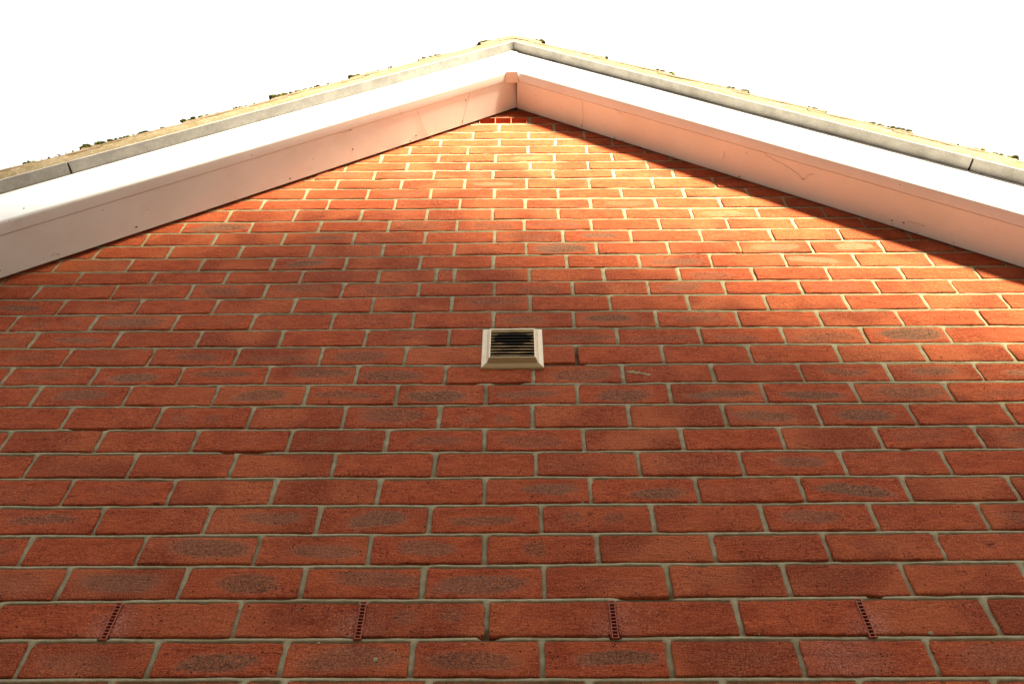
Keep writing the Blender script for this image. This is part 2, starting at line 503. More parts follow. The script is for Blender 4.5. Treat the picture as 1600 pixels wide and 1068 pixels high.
PATCH = {
    1:[(0,0.1,1),(1,0.3,1),(2,0.65,1),(3,0.45,1),(4,0.5,1),(5,0.65,1),(6,0.12,1),(7,0.15,1),(8,0.3,1)],
    2:[(3,0.3,2),(2,0.08,1),(1,0.05,1)],
    3:[(0,0.25,1),(1,0.55,1),(2,0.55,1),(3,0.5,1),(4,0.6,1),(5,0.1,1),(6,0.12,1),(7,0.1,1)],
    4:[(0,0.35,1),(2,0.6,1),(3,0.55,1),(4,0.55,1),(5,0.35,3),(6,0.08,1),(8,0.1,1)],
    5:[(1,0.55,1),(3,0.5,1),(4,0.7,1),(5,0.5,1),(6,0.35,2),(8,0.5,1),(10,0.3,1)],
    6:[(1,0.15,1),(5,0.65,4),(6,0.65,4),(8,0.85,1),(7,0.1,1),(0,0.1,1)],
    7:[(8,0.55,1),(9,0.05,1),(6,0.12,1),(7,0.1,1),(1,0.08,1)],
    8:[(4,0.22,2),(5,0.35,1),(6,0.35,1),(10,0.22,1),(11,0.3,1),(7,0.08,1)],
    9:[(2,0.3,2),(4,0.5,1),(5,0.35,2),(8,0.6,1),(9,0.65,1),(1,0.05,1)],
    10:[(1,0.6,1),(3,0.6,1),(4,0.5,1),(5,0.75,1),(6,0.55,1),(7,0.6,1),(8,0.7,1),(9,0.7,1),(10,0.5,1),(11,0.2,1)],
    11:[(1,0.3,1),(2,0.9,1),(3,0.6,1),(4,0.6,1),(5,0.6,1),(7,0.5,1),(10,0.55,1),(11,0.55,1),(12,0.6,1)],
    12:[(0,0.3,1),(1,0.15,1),(2,0.5,1),(3,0.3,1),(4,0.5,1),(10,0.1,1)],
    13:[(0,0.3,1),(1,0.6,1),(5,0.15,1),(7,0.4,1),(8,0.3,1),(9,0.35,1),(10,0.4,1),(11,1.0,1)],
    14:[(1,0.3,2),(2,0.6,1),(3,0.25,2),(5,0.2,1),(7,0.45,1),(8,0.65,1),(9,0.35,1)],
    15:[(0,0.7,1),(1,0.1,1),(6,0.4,1),(2,0.08,1)],
    16:[(2,0.2,1),(3,0.45,1),(4,0.4,1),(5,0.3,1),(7,0.35,1),(9,0.45,1),(11,0.2,1),(8,0.1,1)],
    17:[(11,0.35,1),(5,0.1,1)],
    18:[(4,0.75,1),(9,0.5,1),(1,0.15,1),(11,0.4,5)],
    19:[(7,1.0,1),(11,0.4,5),(10,0.3,5)],
    20:[(3,0.5,1),(4,0.15,1),(6,0.25,1),(7,0.7,1)],
    21:[(1,1.0,1),(4,0.3,1),(5,0.35,1),(6,0.4,1)],
    22:[(3,0.1,1),(8,0.3,5)],
    23:[(6,0.2,5)],
    24:[(2,0.35,1)],
    25:[(3,0.35,5)],
    26:[(0,0.55,1),(1,0.6,1)],
    28:[(3,0.2,5)],
}

WX = 2.6                                     # half width of the gable wall
T = 0.857                                    # slope of the rakes (rise over run)
B_L, B_R = 3.167, 3.186                      # soffit heights at the centre line
HOLES = [(18, 0.454, 0.03), (22, -0.443, 0.012), (12, 0.126, 0.045), (8, -0.62, 0.04), (3, 0.665, 0.012), (11, -0.14, 0.035), (19, 0.10, 0.015), (11, -0.02, 0.03), (26, -0.27, 0.01)]
WEEPS = [-0.737, -0.284, 0.174, 0.629]


def bed(k, x):
    if k < 1: return 0.6176 - 0.075 * (1 - k) + 0 * x
    if k > 34: return 3.0857 + 0.075 * (k - 34) + 0 * x
    a = np.array(JOINT_BED[k])
    return np.interp(x, a[:, 0], a[:, 1]) + 0.0009 * vn(x * 5.0, k * 3.3, 3)


JOINT_PERP[0] = [-0.915, -0.69, -0.465, -0.395, -0.15, 0.12, 0.345, 0.575, 0.80]
JOINT_PERP[33] = [-0.158, 0.064]
perps = {}
for k in range(-28, 36):
    if k in JOINT_PERP:
        l = list(JOINT_PERP[k])
        off = 0
    else:
        l = [0.0 if k % 2 else 0.1125]
    n0 = len(l)
    pre = 0
    while l[0] > -WX + 0.12: l.insert(0, l[0] - 0.2248 + random.uniform(-0.002, 0.002)); pre += 1
    while l[-1] < WX - 0.12: l.append(l[-1] + 0.2248 + random.uniform(-0.002, 0.002))
    l = [-WX - 0.005] + l + [WX + 0.005]
    perps[k] = (l, pre)

V = []; Fq = []; A_tone = []; A_field = []; A_patch = []; A_bloom = []; A_pale = []
nv = 0
rb = random.Random(11)
for k, (l, pre) in perps.items():
    for i in range(len(l) - 1):
        xl, xr = l[i] + 0.0055, l[i + 1] - 0.0055
        # joints are not all the same width
        xl += rb.uniform(-0.0015, 0.0015); xr += rb.uniform(-0.0015, 0.0015)
        if k == 33 and abs(l[i] + 0.158) < 0.01: continue          # the terracotta air brick sits here
        zb = bed(k, np.array([(xl + xr) / 2]))[0]
        amin = 0 if xl < 0 < xr else min(abs(xl), abs(xr))
        if zb > 3.2 - T * amin: continue
        fine = k >= 0 and abs((xl + xr) / 2) < 1.85
        L = xr - xl
        nx = max(5, int(L / 0.0055)) if fine else 4
        nz = 12 if fine else 3
        ua = np.concatenate(([0, 0, 0.0016], np.linspace(0.0045, L - 0.0045, nx), [L - 0.0016, L, L]))
        va = np.concatenate(([0, 0, 0.025], np.linspace(0.07, 0.93, nz), [0.975, 1, 1]))
        Ug, Vg = np.meshgrid(ua, va, indexing='ij')
        sd = rb.random() * 200
        x = xl + Ug
        # ragged ends and arrises
        eu = (Ug / L)
        x = x + (1 - eu) * 0.0010 * vn(Vg * 3.2, sd, 1) + eu * 0.0010 * vn(Vg * 3.2, sd + 5, 2)
        x = x + (1 - eu) ** 8 * 0.0006 * vn(Vg * 11, sd, 4) + eu ** 8 * 0.0006 * vn(Vg * 11, sd + 5, 5)
        z0 = bed(k, x) + 0.0060 + 0.0009 * vn(x * 22, sd, 3) + 0.0009 * vn(x * 75, sd, 6) + 0.0045 * np.clip(vn(x * 33, sd, 61) - 0.72, 0, 1) * 2 + rb.uniform(-0.0006, 0.0006)
        z1 = bed(k + 1, x) - 0.0054 + 0.0009 * vn(x * 22, sd + 9, 3) + 0.0009 * vn(x * 75, sd + 9, 6) - 0.0045 * np.clip(vn(x * 33, sd, 62) - 0.72, 0, 1) * 2 + rb.uniform(-0.0006, 0.0006)
        # rounded corners
        dx = np.minimum(Ug, L - Ug)
        cr = 0.0005 * np.clip(1 - dx / 0.005, 0, 1) ** 2
        z0 = z0 + cr; z1 = z1 - cr
        z = z0 + (z1 - z0) * Vg
        H = 0.065
        dz = np.minimum(Vg, 1 - Vg) * H
        dd = np.minimum(dx, dz)
        y = 0.0010 * np.exp(-dd / 0.0013)
        y = y + 0.0008 * vn(x * 16, z * 40, 7) + 0.0004 * vn(x * 70, z * 130, 8)
        y = y + rb.uniform(-0.0011, 0.0011) + rb.uniform(-0.0012, 0.0012) * (eu - .5) * 2 + rb.uniform(-0.0006, 0.0006) * (Vg - .5) * 2
        y[0, :] = 0.03; y[-1, :] = 0.03; y[:, 0] = 0.03; y[:, -1] = 0.03
        z = np.minimum(z, 3.42 - T * np.abs(x))
        a, b = Ug.shape
        V.append(np.stack([x, y, z + Z0], -1).reshape(-1, 3))
        idx = nv + np.arange(a * b).reshape(a, b)
        Fq.append(np.stack([idx[:-1, :-1], idx[1:, :-1], idx[1:, 1:], idx[:-1, 1:]], -1).reshape(-1, 4))
        nv += a * b
        # marks of this brick
        pk = 0.0; kind = 1
        if k in PATCH:
            for (bi, s, kd) in PATCH[k]:
                if bi + pre == i: pk = s; kind = kd
        elif k < 1 and rb.random() < 0.45:
            pk = rb.uniform(0.2, 0.7)
        if k in PATCH and pk == 0 and not (pre <= i <= len(JOINT_PERP[k]) + pre) and rb.random() < 0.45:
            pk = rb.uniform(0.2, 0.8)
        U = (eu - 0.5) * 2 + rb.uniform(-0.14, 0.14) + 0.25 * vn(Vg * 2, sd, 51); W = (Vg - 0.5) * 2 + rb.uniform(-0.2, 0.2) + 0.18 * vn(Ug * 14, sd, 52)
        ru, rv = rb.uniform(0.58, 0.88), rb.uniform(0.42, 0.78)
        if kind == 2:
            f1 = 1 - np.sqrt(((U - 0.38) / 0.24) ** 2 + (W / 0.5) ** 2)
            f2 = 1 - np.sqrt(((U + 0.38) / 0.24) ** 2 + (W / 0.5) ** 2)
            f = np.maximum(f1, f2)
        elif kind == 3:
            f = 1 - (np.abs((U + 0.15) / 0.22) ** 4 + np.abs(W / 0.6) ** 4) ** 0.25
        elif kind == 4:
            f = 1 - (np.abs((U - 0.12) / 0.6) ** 2.5 + np.abs((W + 0.05) / (0.38 + 0.25 * np.clip(U + 0.3, 0, 1))) ** 2.5) ** 0.4
        else:
            if pk > 0.95: ru, rv = 0.84, 0.85
            f = 1 - (np.abs(U / ru) ** 2.6 + np.abs(W / rv) ** 2.6) ** (1 / 2.6)
        bl = np.zeros_like(x)
        if k in (2, 1, 3):
            zc = bed(2, x) + 0.028
            for wi, wx in enumerate(WEEPS):
                fac = 1.0 if k == 2 else 0.35
                ddx = (x - wx)
                side = (0.8, 1.0, 0.7, 0.5)[wi]
                sr = (1.0, 0.45, 0.5, 0.8)[wi]
                kk = np.where(ddx < 0, side, sr)
                bl = np.maximum(bl, fac * kk * np.clip(1.15 - np.sqrt((ddx / 0.050) ** 2 + ((z - zc + 0.012 * (ddx < 0)) / 0.045) ** 2), 0, 1))
        if k == 1 and pre + 7 == i: bl = np.maximum(bl, 0.5 * np.clip(1 - ((x - 0.56) / 0.09) ** 2, 0, 1))
        n = a * b
        A_tone.append(np.full(n, rb.random())); A_field.append(f.ravel())
        A_patch.append(np.full(n, pk if kind != 5 else 0)); A_bloom.append(bl.ravel()); A_pale.append(np.full(n, pk * 1.2 if kind == 5 else 0.0))

house = empty('house', (0, 0, 0))
tag(house, 'red brick gable end with white bargeboards and mossy tiled verge', 'house')

me = mesh_np('brick_wall', np.concatenate(V), np.concatenate(Fq))
for nm, arr in (('tone', A_tone), ('field', A_field), ('patch', A_patch), ('bloom', A_bloom), ('pale', A_pale)):
    fattr(me, nm, np.concatenate(arr))
wall = link('brick_wall', me, M_BRICK); adopt(wall, house)

# mortar: struck joints, sloping back under each course
xs = np.concatenate((np.linspace(-WX, -1.8, 12)[:-1], np.arange(-1.8, 1.8, 0.0055), np.linspace(1.8, WX, 12)))
offs = [(-0.0075, 0.0), (-0.0052, 0.0004), (-0.002, 0.0007), (0.0016, 0.0014), (0.0042, 0.0028), (0.0066, 0.0074), (0.009, 0.0055), (0.02, 0.0036), (0.037, 0.0034), (0.055, 0.0034)]
rows = []
for k in range(0, 44):
    zc = bed(k, xs)
    for (dz_, dy_) in offs:
        z = zc + dz_
        dep = 0.0016 * vn(xs * 7, k * 5.1, 11)
        y = dy_ + dep * (0.6 if dz_ < 0.006 else 1.0) + 0.0006 * vn(xs * 60, z * 150, 12) + 0.0011 * vn(xs * 28, z * 90, 13)
        if dz_ > 0.007 or dz_ < -0.005:
            pl = np.array(perps[k][0] if dz_ > 0 else perps[k - 1][0]) if k in perps and k - 1 in perps else None
            if pl is not None:
                dd = np.min(np.abs(xs[:, None] - pl[None, :]), axis=1)
                if dz_ > 0.015: y = y + 0.0012 * vn(np.argmin(np.abs(xs[:, None] - pl[None, :]), axis=1) * 1.7, k, 15)
                y = y + 0.006 * np.clip((dd - 0.0065) / 0.004, 0, 1)
        # a few holes where the joint has dropped out under a brick
        hole = np.clip(vn(xs * 6.5, k * 9.7, 14) - 0.86, 0, 1) * 8
        if 0 <= dz_ <= 0.009: y = y + 0.02 * np.clip(hole, 0, 1)
        zz_ = zc + dz_
        for (hk, hx, hw_) in HOLES:
            if hk == k and -0.001 <= dz_ <= 0.0095: y = y + 0.014 * np.exp(-((xs - hx) / hw_) ** 4)
        if k == 12: y = y + 0.016 * ((np.abs(xs - 0.158) < 0.0075) & (dz_ > 0.004))
        y = y + 0.05 * ((xs > -0.150) & (xs < 0.0555) & (zz_ > 3.0145) & (zz_ < 3.0805))
        if k == 2:
            for wx in WEEPS: y = y + 0.02 * ((np.abs(xs - wx) < 0.0075) & (dz_ > 0.001))
        rows.append(np.stack([xs, np.maximum(y, -0.0004), np.minimum(z, 3.42 - T * np.abs(xs)) + Z0], -1))
G = np.stack(rows, 0)
a, b = G.shape[:2]
idx = np.arange(a * b).reshape(a, b)
Fm = np.stack([idx[:-1, :-1], idx[:-1, 1:], idx[1:, 1:], idx[1:, :-1]], -1).reshape(-1, 4)
VV = G.reshape(-1, 3)
# lower part of the wall, below the picture
n0 = len(VV)
VV = np.concatenate([VV, np.array([[-WX, 0.004, 0], [WX, 0.004, 0], [WX, 0.004, Z0 + 0.536], [-WX, 0.004, Z0 + 0.536]])])
Fm = np.concatenate([Fm, np.array([[n0, n0 + 1, n0 + 2, n0 + 3]])])
mo = link('mortar', mesh_np('mortar', VV, Fm), M_MORTAR); adopt(mo, wall)

# smears and blobs of mortar left on the brick faces
sm = MB()
def smear(pts, r, fl=0.35):
    for (x, z) in pts:
        q = r * random.uniform(0.6, 1.25)
        n = 7
        ring = []
        for j in range(n):
            th = 2 * math.pi * j / n
            ring.append((x + q * math.cos(th) * random.uniform(.75, 1.3), 0.0005, z + q * math.sin(th) * random.uniform(.6, 1.1)))
        sm.add(ring + [(x, -q * fl, z)], [(j, (j + 1) % n, n) for j in range(n)])
# the long splash on one brick right of the louvred vent
z_s = 1.409
for j in range(26):
    smear([(0.281 + 0.0023 * j, z_s + 0.004 - 0.00055 * j + random.gauss(0, .0022))], random.choice((0.0022, 0.003, 0.0046)), 0.25)
smear([(-0.352, 0.686), (-0.247, 0.655), (0.43, 0.70), (0.735, 0.70), (-0.15, 1.36)], 0.004, 0.5)
for j in range(46):
    kk = random.randint(1, 20)
    smear([(random.uniform(-1.2, 1.2), float(bed(kk, np.array([0.0]))[0]) + random.choice((0.009, 0.066)) + random.uniform(-.003, .003))], random.uniform(0.0012, 0.0026), 0.5)
smo = sm.build('mortar_splash', M_MORTAR, None, smooth=True); adopt(smo, wall); smo['kind'] = 'stuff'

# rest of the building
bd = MB()
bd.add([(-WX, 0.12, -Z0), (WX, 0.12, -Z0), (WX, 0.12, 3.3 - T * WX), (0, 0.12, 3.3), (-WX, 0.12, 3.3 - T * WX),
        (-WX, 7, -Z0), (WX, 7, -Z0), (WX, 7, 3.3 - T * WX), (0, 7, 3.3), (-WX, 7, 3.3 - T * WX)],
       [(0, 1, 2, 3, 4), (9, 8, 7, 6, 5), (0, 5, 6, 1), (1, 6, 7, 2), (2, 7, 8, 3), (3, 8, 9, 4), (4, 9, 5, 0)])
bd.build('wall', M_BRICK, house)


# ------------------------------------------------------------------ boards along the rakes
def sweep(prof, side, b_off=0.0, xa=0.0, xb=WX, nseg=60, wob=0.0, cap=True, xm=0.0, ridge=False):
    """profile (y, height at centre line) swept down one rake; side -1 left, +1 right"""
    mb = MB(); n = len(prof)
    xs_ = [xa + (xb - xa) * i / nseg for i in range(nseg + 1)]
    vs = []
    for i, ax in enumerate(xs_):
        for j, (y, b) in enumerate(prof):
            dn = wob * float(vn(ax * 2.2 + j * .05, j * 0.2 + side * 30, 21)) if wob else 0
            x = side * ax + xm
            vs.append((x, y + dn * 0.6, (b - T * ax if ridge else b - T * (side * x)) + dn))
    fs = []
    for i in range(nseg):
        for j in range(n):
            fs.append((i * n + j, i * n + (j + 1) % n, (i + 1) * n + (j + 1) % n, (i + 1) * n + j))
    if cap:
        fs += [tuple(range(n)), tuple(nseg * n + j for j in range(n))[::-1]]
    mb.add(vs, fs)
    return mb


XM = 0.012                  # where the two soffits meet
rake_name = {-1: 'left', 1: 'right'}
boards = {}
for side in (-1, 1):
    b0 = B_L if side < 0 else B_R
    # soffit board, stops a hair short of the brick face
    bo = 3.180 if side < 0 else 3.166              # outer edge, at the bargeboard
    gp_ = 0.0095 if side < 0 else 0.0045
    prof = [(-0.1305, bo), (-gp_, b0), (-gp_, b0 + 0.011), (-0.1305, bo + 0.011)]
    s_ = sweep(prof, side, xa=0.0008, xb=WX - 0.02, wob=0.0008, xm=XM).build('soffit_board', M_UPVC, house)
    s_['label'] = ('pale pinkish' if side < 0 else 'warm lit') + ' soffit under the %s rake' % rake_name[side]
    # bargeboard: tall face, rounded nose, return leg
    bb = 3.172
    r = 0.011
    prof = [(-0.1335, bb - 0.0035), (-0.150, bb - 0.0030), (-0.172 + r, bb)]
    for q in range(1, 7):
        th = math.pi / 2 * q / 6
        prof.append((-0.172 + r - r * math.sin(th), bb + r / 0.9 - r / 0.9 * math.cos(th)))
    prof += [(-0.172, 3.4325), (-0.160, 3.4325), (-0.160, bb + 0.018), (-0.1335, bb + 0.018)]
    B_ = sweep(prof, side, xa=0.0005, wob=0.0012, xm=-0.008, ridge=True).build('bargeboard', M_UPVC, house, smooth=False)
    boards[side] = (s_, B_)
    for pl in B_.data.polygons: pl.use_smooth = True
    try:
        B_.data.set_sharp_from_angle(angle=math.radians(35))
    except Exception:
        pass
    # fibre cement undercloak in two lengths
    jx = 1.432 if side < 0 else 1.452
    gp = sweep([(-0.2085, 3.4375), (0.05, 3.4375), (0.05, 3.4408), (-0.2085, 3.4408)], side, xa=jx, xb=jx + 0.006, nseg=1)
    gp.build('gap_shade_strip', M_DARK, house)  # dark strip standing in for shade in the open joint
    for (xa, xb) in ((0.0006, jx), (jx + 0.006, WX)):
        prof = [(-0.213, 3.4335), (0.05, 3.4345), (0.05, 3.441), (-0.213, 3.441)]
        sweep(prof, side, xa=xa, xb=xb, wob=0.0016).build('undercloak', M_CEMENT, house)

# joint cover where the two bargeboards meet
ec = MB()
ec.add([(-0.035, -0.1755, 3.143), (0.017, -0.1755, 3.143), (0.017, -0.1755, 3.409), (-0.008, -0.1755, 3.428), (-0.035, -0.1755, 3.402),
        (-0.035, -0.128, 3.143), (0.017, -0.128, 3.143), (0.017, -0.128, 3.409), (-0.008, -0.128, 3.428), (-0.035, -0.128, 3.402)],
       [(0, 1, 2, 3, 4), (9, 8, 7, 6, 5), (0, 5, 6, 1), (1, 6, 7, 2), (2, 7, 8, 3), (3, 8, 9, 4), (4, 9, 5, 0)])
ec.build('joint_cover', M_UPVC, house, bevel=0.0015)

# mortar bedding on the undercloak, thicker away from the ridge
def TB(ax):
    return 0.022 * min(1.0, ax / 0.7)


for side in (-1, 1):
    xsv = np.arange(0.0, WX, 0.008)
    hs_ = np.linspace(0, 1, 7)
    vs = []
    for ax in xsv:
        for j, h in enumerate(hs_):
            x = side * ax
            top = 0.068 + TB(ax) + 0.003 * float(vn(ax * 14, side * 5, 31))
            y = -0.2105 + 0.0015 * float(vn(ax * 40, h * 3 + side * 9, 32)) + 0.0015 * float(vn(ax * 9, h, 33)) + 0.0015 * h
            if j == 0: y = -0.204
            vs.append((x, y, 3.4405 + top * h - T * abs(x) + Z0))
        vs.append((side * ax, 0.0, 3.4405 + 0.067 - T * ax + Z0)); vs.append((side * ax, 0.0, 3.4405 - T * ax + Z0))
    n = len(hs_) + 2; m_ = len(xsv)
    idx = np.arange(n * m_).reshape(m_, n)
    nx_ = np.roll(idx, -1, axis=1)
    f_ = np.stack([idx[:-1], nx_[:-1], nx_[1:], idx[1:]], -1).reshape(-1, 4)
    if side > 0: f_ = f_[:, ::-1]
    vm = link('verge_mortar', mesh_np('verge_mortar', np.array(vs), f_), M_VERGE); adopt(vm, house)

# roof tiles: overlapping courses, tails at their measured places
TAILS = {-1: [0.146, 0.404, 0.659, 0.919, 1.178, 1.438, 1.697, 1.957, 2.216, 2.476], 1: [0.121, 0.392, 0.637, 0.889, 1.117, 1.348, 1.590, 1.835, 2.08, 2.325, 2.55]}
rt = MB()
CS = 1 / math.sqrt(1 + T * T)
for side in (-1, 1):
    tl = TAILS[side]
    prev = 0.0
    for ti, xt in enumerate(tl):
        xh = (tl[ti - 1] - 0.055) if ti else 0.0
        nseg = 16
        dzt = random.uniform(-0.002, 0.003)
        prof_n = 8
        vs = []
        for i in range(nseg + 1):
            f = i / nseg
            x = xh + (xt - xh) * f
            lift = 0.0245 * f + dzt * f
            base = 3.487 + TB(x) - T * x + lift
            th = 0.0205 + 0.0008 * float(vn(x * 30, side, 41))
            if f > 0.97: th *= 0.93
            yo = -0.2115 + 0.0018 * float(vn(x * 18, side * 3 + ti, 42)) + random.uniform(-.0002, .0002)
            ring = [(yo + 0.0025, base), (yo, base + 0.003), (yo, base + th - 0.005), (yo + 0.004, base + th), (7.0, base + th), (7.0, base)]
            vs += [(side * x, y, z) for y, z in ring]
        n = 6
        fs = []
        for i in range(nseg):
            for j in range(n):
                fs.append((i * n + j, i * n + (j + 1) % n, (i + 1) * n + (j + 1) % n, (i + 1) * n + j))
        fs += [tuple(range(n)), tuple(nseg * n + j for j in range(n))[::-1]]
        rt.add(vs, fs)
roof = rt.build('roof', M_TILE, house)
rg = MB()
prof = [(-0.150, 3.403), (-0.152, 3.424), (-0.10, 3.466), (-0.045, 3.506), (0.0, 3.528), (0.045, 3.505), (0.09, 3.468), (0.126, 3.431), (0.124, 3.405), (0.06, 3.452), (0.0, 3.487), (-0.06, 3.452)]
n = len(prof)
ylist = [-0.2125, -0.205, 0.2, 3, 7]
vs = []
for yi, y in enumerate(ylist):
    for (x, z) in prof:
        vs.append((x * (0.985 if yi == 0 else 1), y, z))
fs = []
for i in range(len(ylist) - 1):
    for j in range(n): fs.append((i * n + j, (i + 1) * n + j, (i + 1) * n + (j + 1) % n, i * n + (j + 1) % n))
fs += [(0, 1, 2, 11), (2, 3, 10, 11), (3, 4, 10), (4, 5, 10), (5, 6, 9, 10), (6, 7, 8, 9)]
fs += [(4 * n + 11, 4 * n + 2, 4 * n + 1, 4 * n), (4 * n + 11, 4 * n + 10, 4 * n + 3, 4 * n + 2), (4 * n + 10, 4 * n + 4, 4 * n + 3), (4 * n + 10, 4 * n + 5, 4 * n + 4), (4 * n + 10, 4 * n + 9, 4 * n + 6, 4 * n + 5), (4 * n + 9, 4 * n + 8, 4 * n + 7, 4 * n + 6)]
rg.add(vs, fs)
ridge = rg.build('ridge_tile', M_TILE, None); adopt(ridge, roof)

# nail shape for soffit fixings and for dirt specks on the bargeboards
def sofz(side, x, y):
    b0, bo = (B_L, 3.180) if side < 0 else (B_R, 3.166)
    return b0 + (bo - b0) * (-y - 0.0045) / 0.1315 - T * side * x


def nail_speck(x, y, z, parent, down=True, r=0.0032):
    mb = MB(); k = 10
    vs = []
    for (rr, h) in ((r, 0.0), (r, 0.0012), (r * 0.6, 0.002)):
        for j in range(k):
            th = 2 * math.pi * j / k
            if down: vs.append((x + rr * math.cos(th), y + rr * math.sin(th), z - h + 0.0006 - (math.copysign(T, x) * rr * math.cos(th))))
            else: vs.append((x + rr * math.cos(th), y - h, z + rr * math.sin(th)))
    fs = [(i * k + j, i * k + (j + 1) % k, (i + 1) * k + (j + 1) % k, (i + 1) * k + j) for i in range(2) for j in range(k)]
    fs.append(tuple(2 * k + j for j in range(k)))
    mb.add(vs, fs)
    o = mb.build('nail_speck', M_PIN_SPECK, None); adopt(o, parent)
for (x, y, z) in [(-1.2347, -.0284, 0), (-.8184, -.0227, 0), (-.4177, -.0156, 0), (-.3953, -.0288, 0), (-0.615, -0.055, 0), (-0.20, -0.105, 0)]:
    nail_speck(x, y, sofz(-1, x, y) - 0.0008, boards[-1][0], r=0.0028)
for (x, y, z) in [(.4041, -.0095, 0), (.4329, -.0070, 0), (.8215, -.0110, 0), (1.2314, -.025, 0), (1.258, -0.030, 0)]:
    nail_speck(x, y, sofz(1, x, y) - 0.0008, boards[1][0], r=0.0026)
for (x, z) in [(-1.225, 2.263), (-.858, 2.593), (-1.471, 1.973), (-.484, 2.924), (-.106, 3.265)]:  # dirt specks on the bargeboard face, modelled as raised dots
    nail_speck(x, -0.1722, z, boards[-1][1], down=False, r=0.0028)
nail_speck(.095, -0.1722, 3.261, boards[1][1], down=False, r=0.0026)

# ------------------------------------------------------------------ cobweb strands on the soffits
CW = [
 ('dusty cobweb thread hanging straight across the left soffit nearest the peak', [(-.1827, -.132), (-.192, -.10), (-.2007, -.0734), (-.2185, -.0193)], -1),
 ('curved cobweb thread on the left soffit, ending at the wall edge', [(-.383, -.1221), (-.3706, -.0707), (-.3528, -.0213), (-.3371, -.0044)], -1),
 ('short cobweb wisp in the corner of left bargeboard and soffit', [(-.650, -.132), (-.632, -.125), (-.6116, -.128)], -1),
 ('small hooked cobweb wisp low on the left soffit against the bricks', [(-.498, -.0196), (-.4949, -.0051), (-.4766, -.0058)], -1),
 ('faint cobweb wisp at the bottom left end of the left soffit', [(-1.4322, -.0233), (-1.4249, -.0305), (-1.4155, -.0233)], -1),
 ('thin vertical cobweb thread across the right soffit near the peak', [(.2746, -.1248), (.2825, -.0633), (.2799, -.0159)], 1),
 ('cobweb sagging from the joint of right bargeboard and soffit near the peak', [(.391, -.132), (.4045, -.130), (.4192, -.1188), (.430, -.131)], 1),
 ('long dark cobweb thread trailing down the middle of the right soffit', [(.8682, -.133), (.8806, -.1221), (.9125, -.114), (.9447, -.1042), (.970, -.090), (.9922, -.0755)], 1),
 ('short cobweb thread forking off the long one on the right soffit', [(.9922, -.0755), (1.0016, -.0985), (1.012, -.1073)], 1),
 ('faint short cobweb thread left of the long one on the right soffit', [(.7622, -.0947), (.764, -.075), (.7617, -.0572)], 1),
 ('thin cobweb thread near the lower right end of the right soffit', [(1.2634, -.0389), (1.2839, -.0416), (1.302, -.0409)], 1),
]
for (lab, pts, side) in CW:
    b0 = B_L if side < 0 else B_R
    mb = MB()
    P3 = []
    for i in range(len(pts) - 1):
        for s in range(5):
            f = s / 5
            x = pts[i][0] + (pts[i + 1][0] - pts[i][0]) * f; y = pts[i][1] + (pts[i + 1][1] - pts[i][1]) * f
            x += random.uniform(-.0016, .0016); y += random.uniform(-.002, .002)
            P3.append((x, y, sofz(side, x, y) - 0.0014 - random.uniform(0, .0008)))
    x, y = pts[-1]
    P3.append((x, y, sofz(side, x, y) - 0.001))
    thick = 0.0005 if 'long' in lab else 0.0004
    mb.tube(P3, thick, 5)
    if random.random() < .6: mb.tube([P3[-2], P3[-1], (x + .002, y, P3[-1][2] - .002)], 0.0014, 5)
    tag(mb.build('cobweb', M_WEB, None), lab, 'cobweb', 'cobweb threads on the soffits')

# ------------------------------------------------------------------ louvred vent in the wall
vx, vz = -0.0085, 1.503
vent = empty('louvred_vent', (vx, 0, vz + Z0))
tag(vent, 'square cream plastic louvred vent with sooty slats set in the brick wall', 'vent')
fm = MB()
def frustum(h0, y0, h1, y1):
    a = [(vx - h0, y0, vz - h0), (vx + h0, y0, vz - h0), (vx + h0, y0, vz + h0), (vx - h0, y0, vz + h0)]
    b = [(vx - h1, y1, vz - h1), (vx + h1, y1, vz - h1), (vx + h1, y1, vz + h1), (vx - h1, y1, vz + h1)]
    fm.add(a + b, [(i, (i + 1) % 4, 4 + (i + 1) % 4, 4 + i) for i in range(4)])
frustum(0.080, 0.012, 0.080, -0.0045)
frustum(0.080, -0.0045, 0.0775, -0.0065)
frustum(0.0775, -0.0065, 0.0675, -0.0110)
frustum(0.0675, -0.0110, 0.0655, -0.0095)
frustum(0.0655, -0.0095, 0.0600, -0.0225)
frustum(0.0600, -0.0225, 0.0570, -0.0228)
frustum(0.0570, -0.0228, 0.0570, 0.012)
# separate the vertices of each face so the brown underside shade can be painted on the lower bevels only
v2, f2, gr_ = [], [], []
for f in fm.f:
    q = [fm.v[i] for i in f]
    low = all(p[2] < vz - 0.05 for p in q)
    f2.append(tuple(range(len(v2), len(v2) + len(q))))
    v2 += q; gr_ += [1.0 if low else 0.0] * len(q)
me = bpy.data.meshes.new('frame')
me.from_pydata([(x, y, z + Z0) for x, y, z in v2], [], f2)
fattr(me, 'under_shade', gr_)
fo = link('frame', me, M_VENT); adopt(fo, vent)
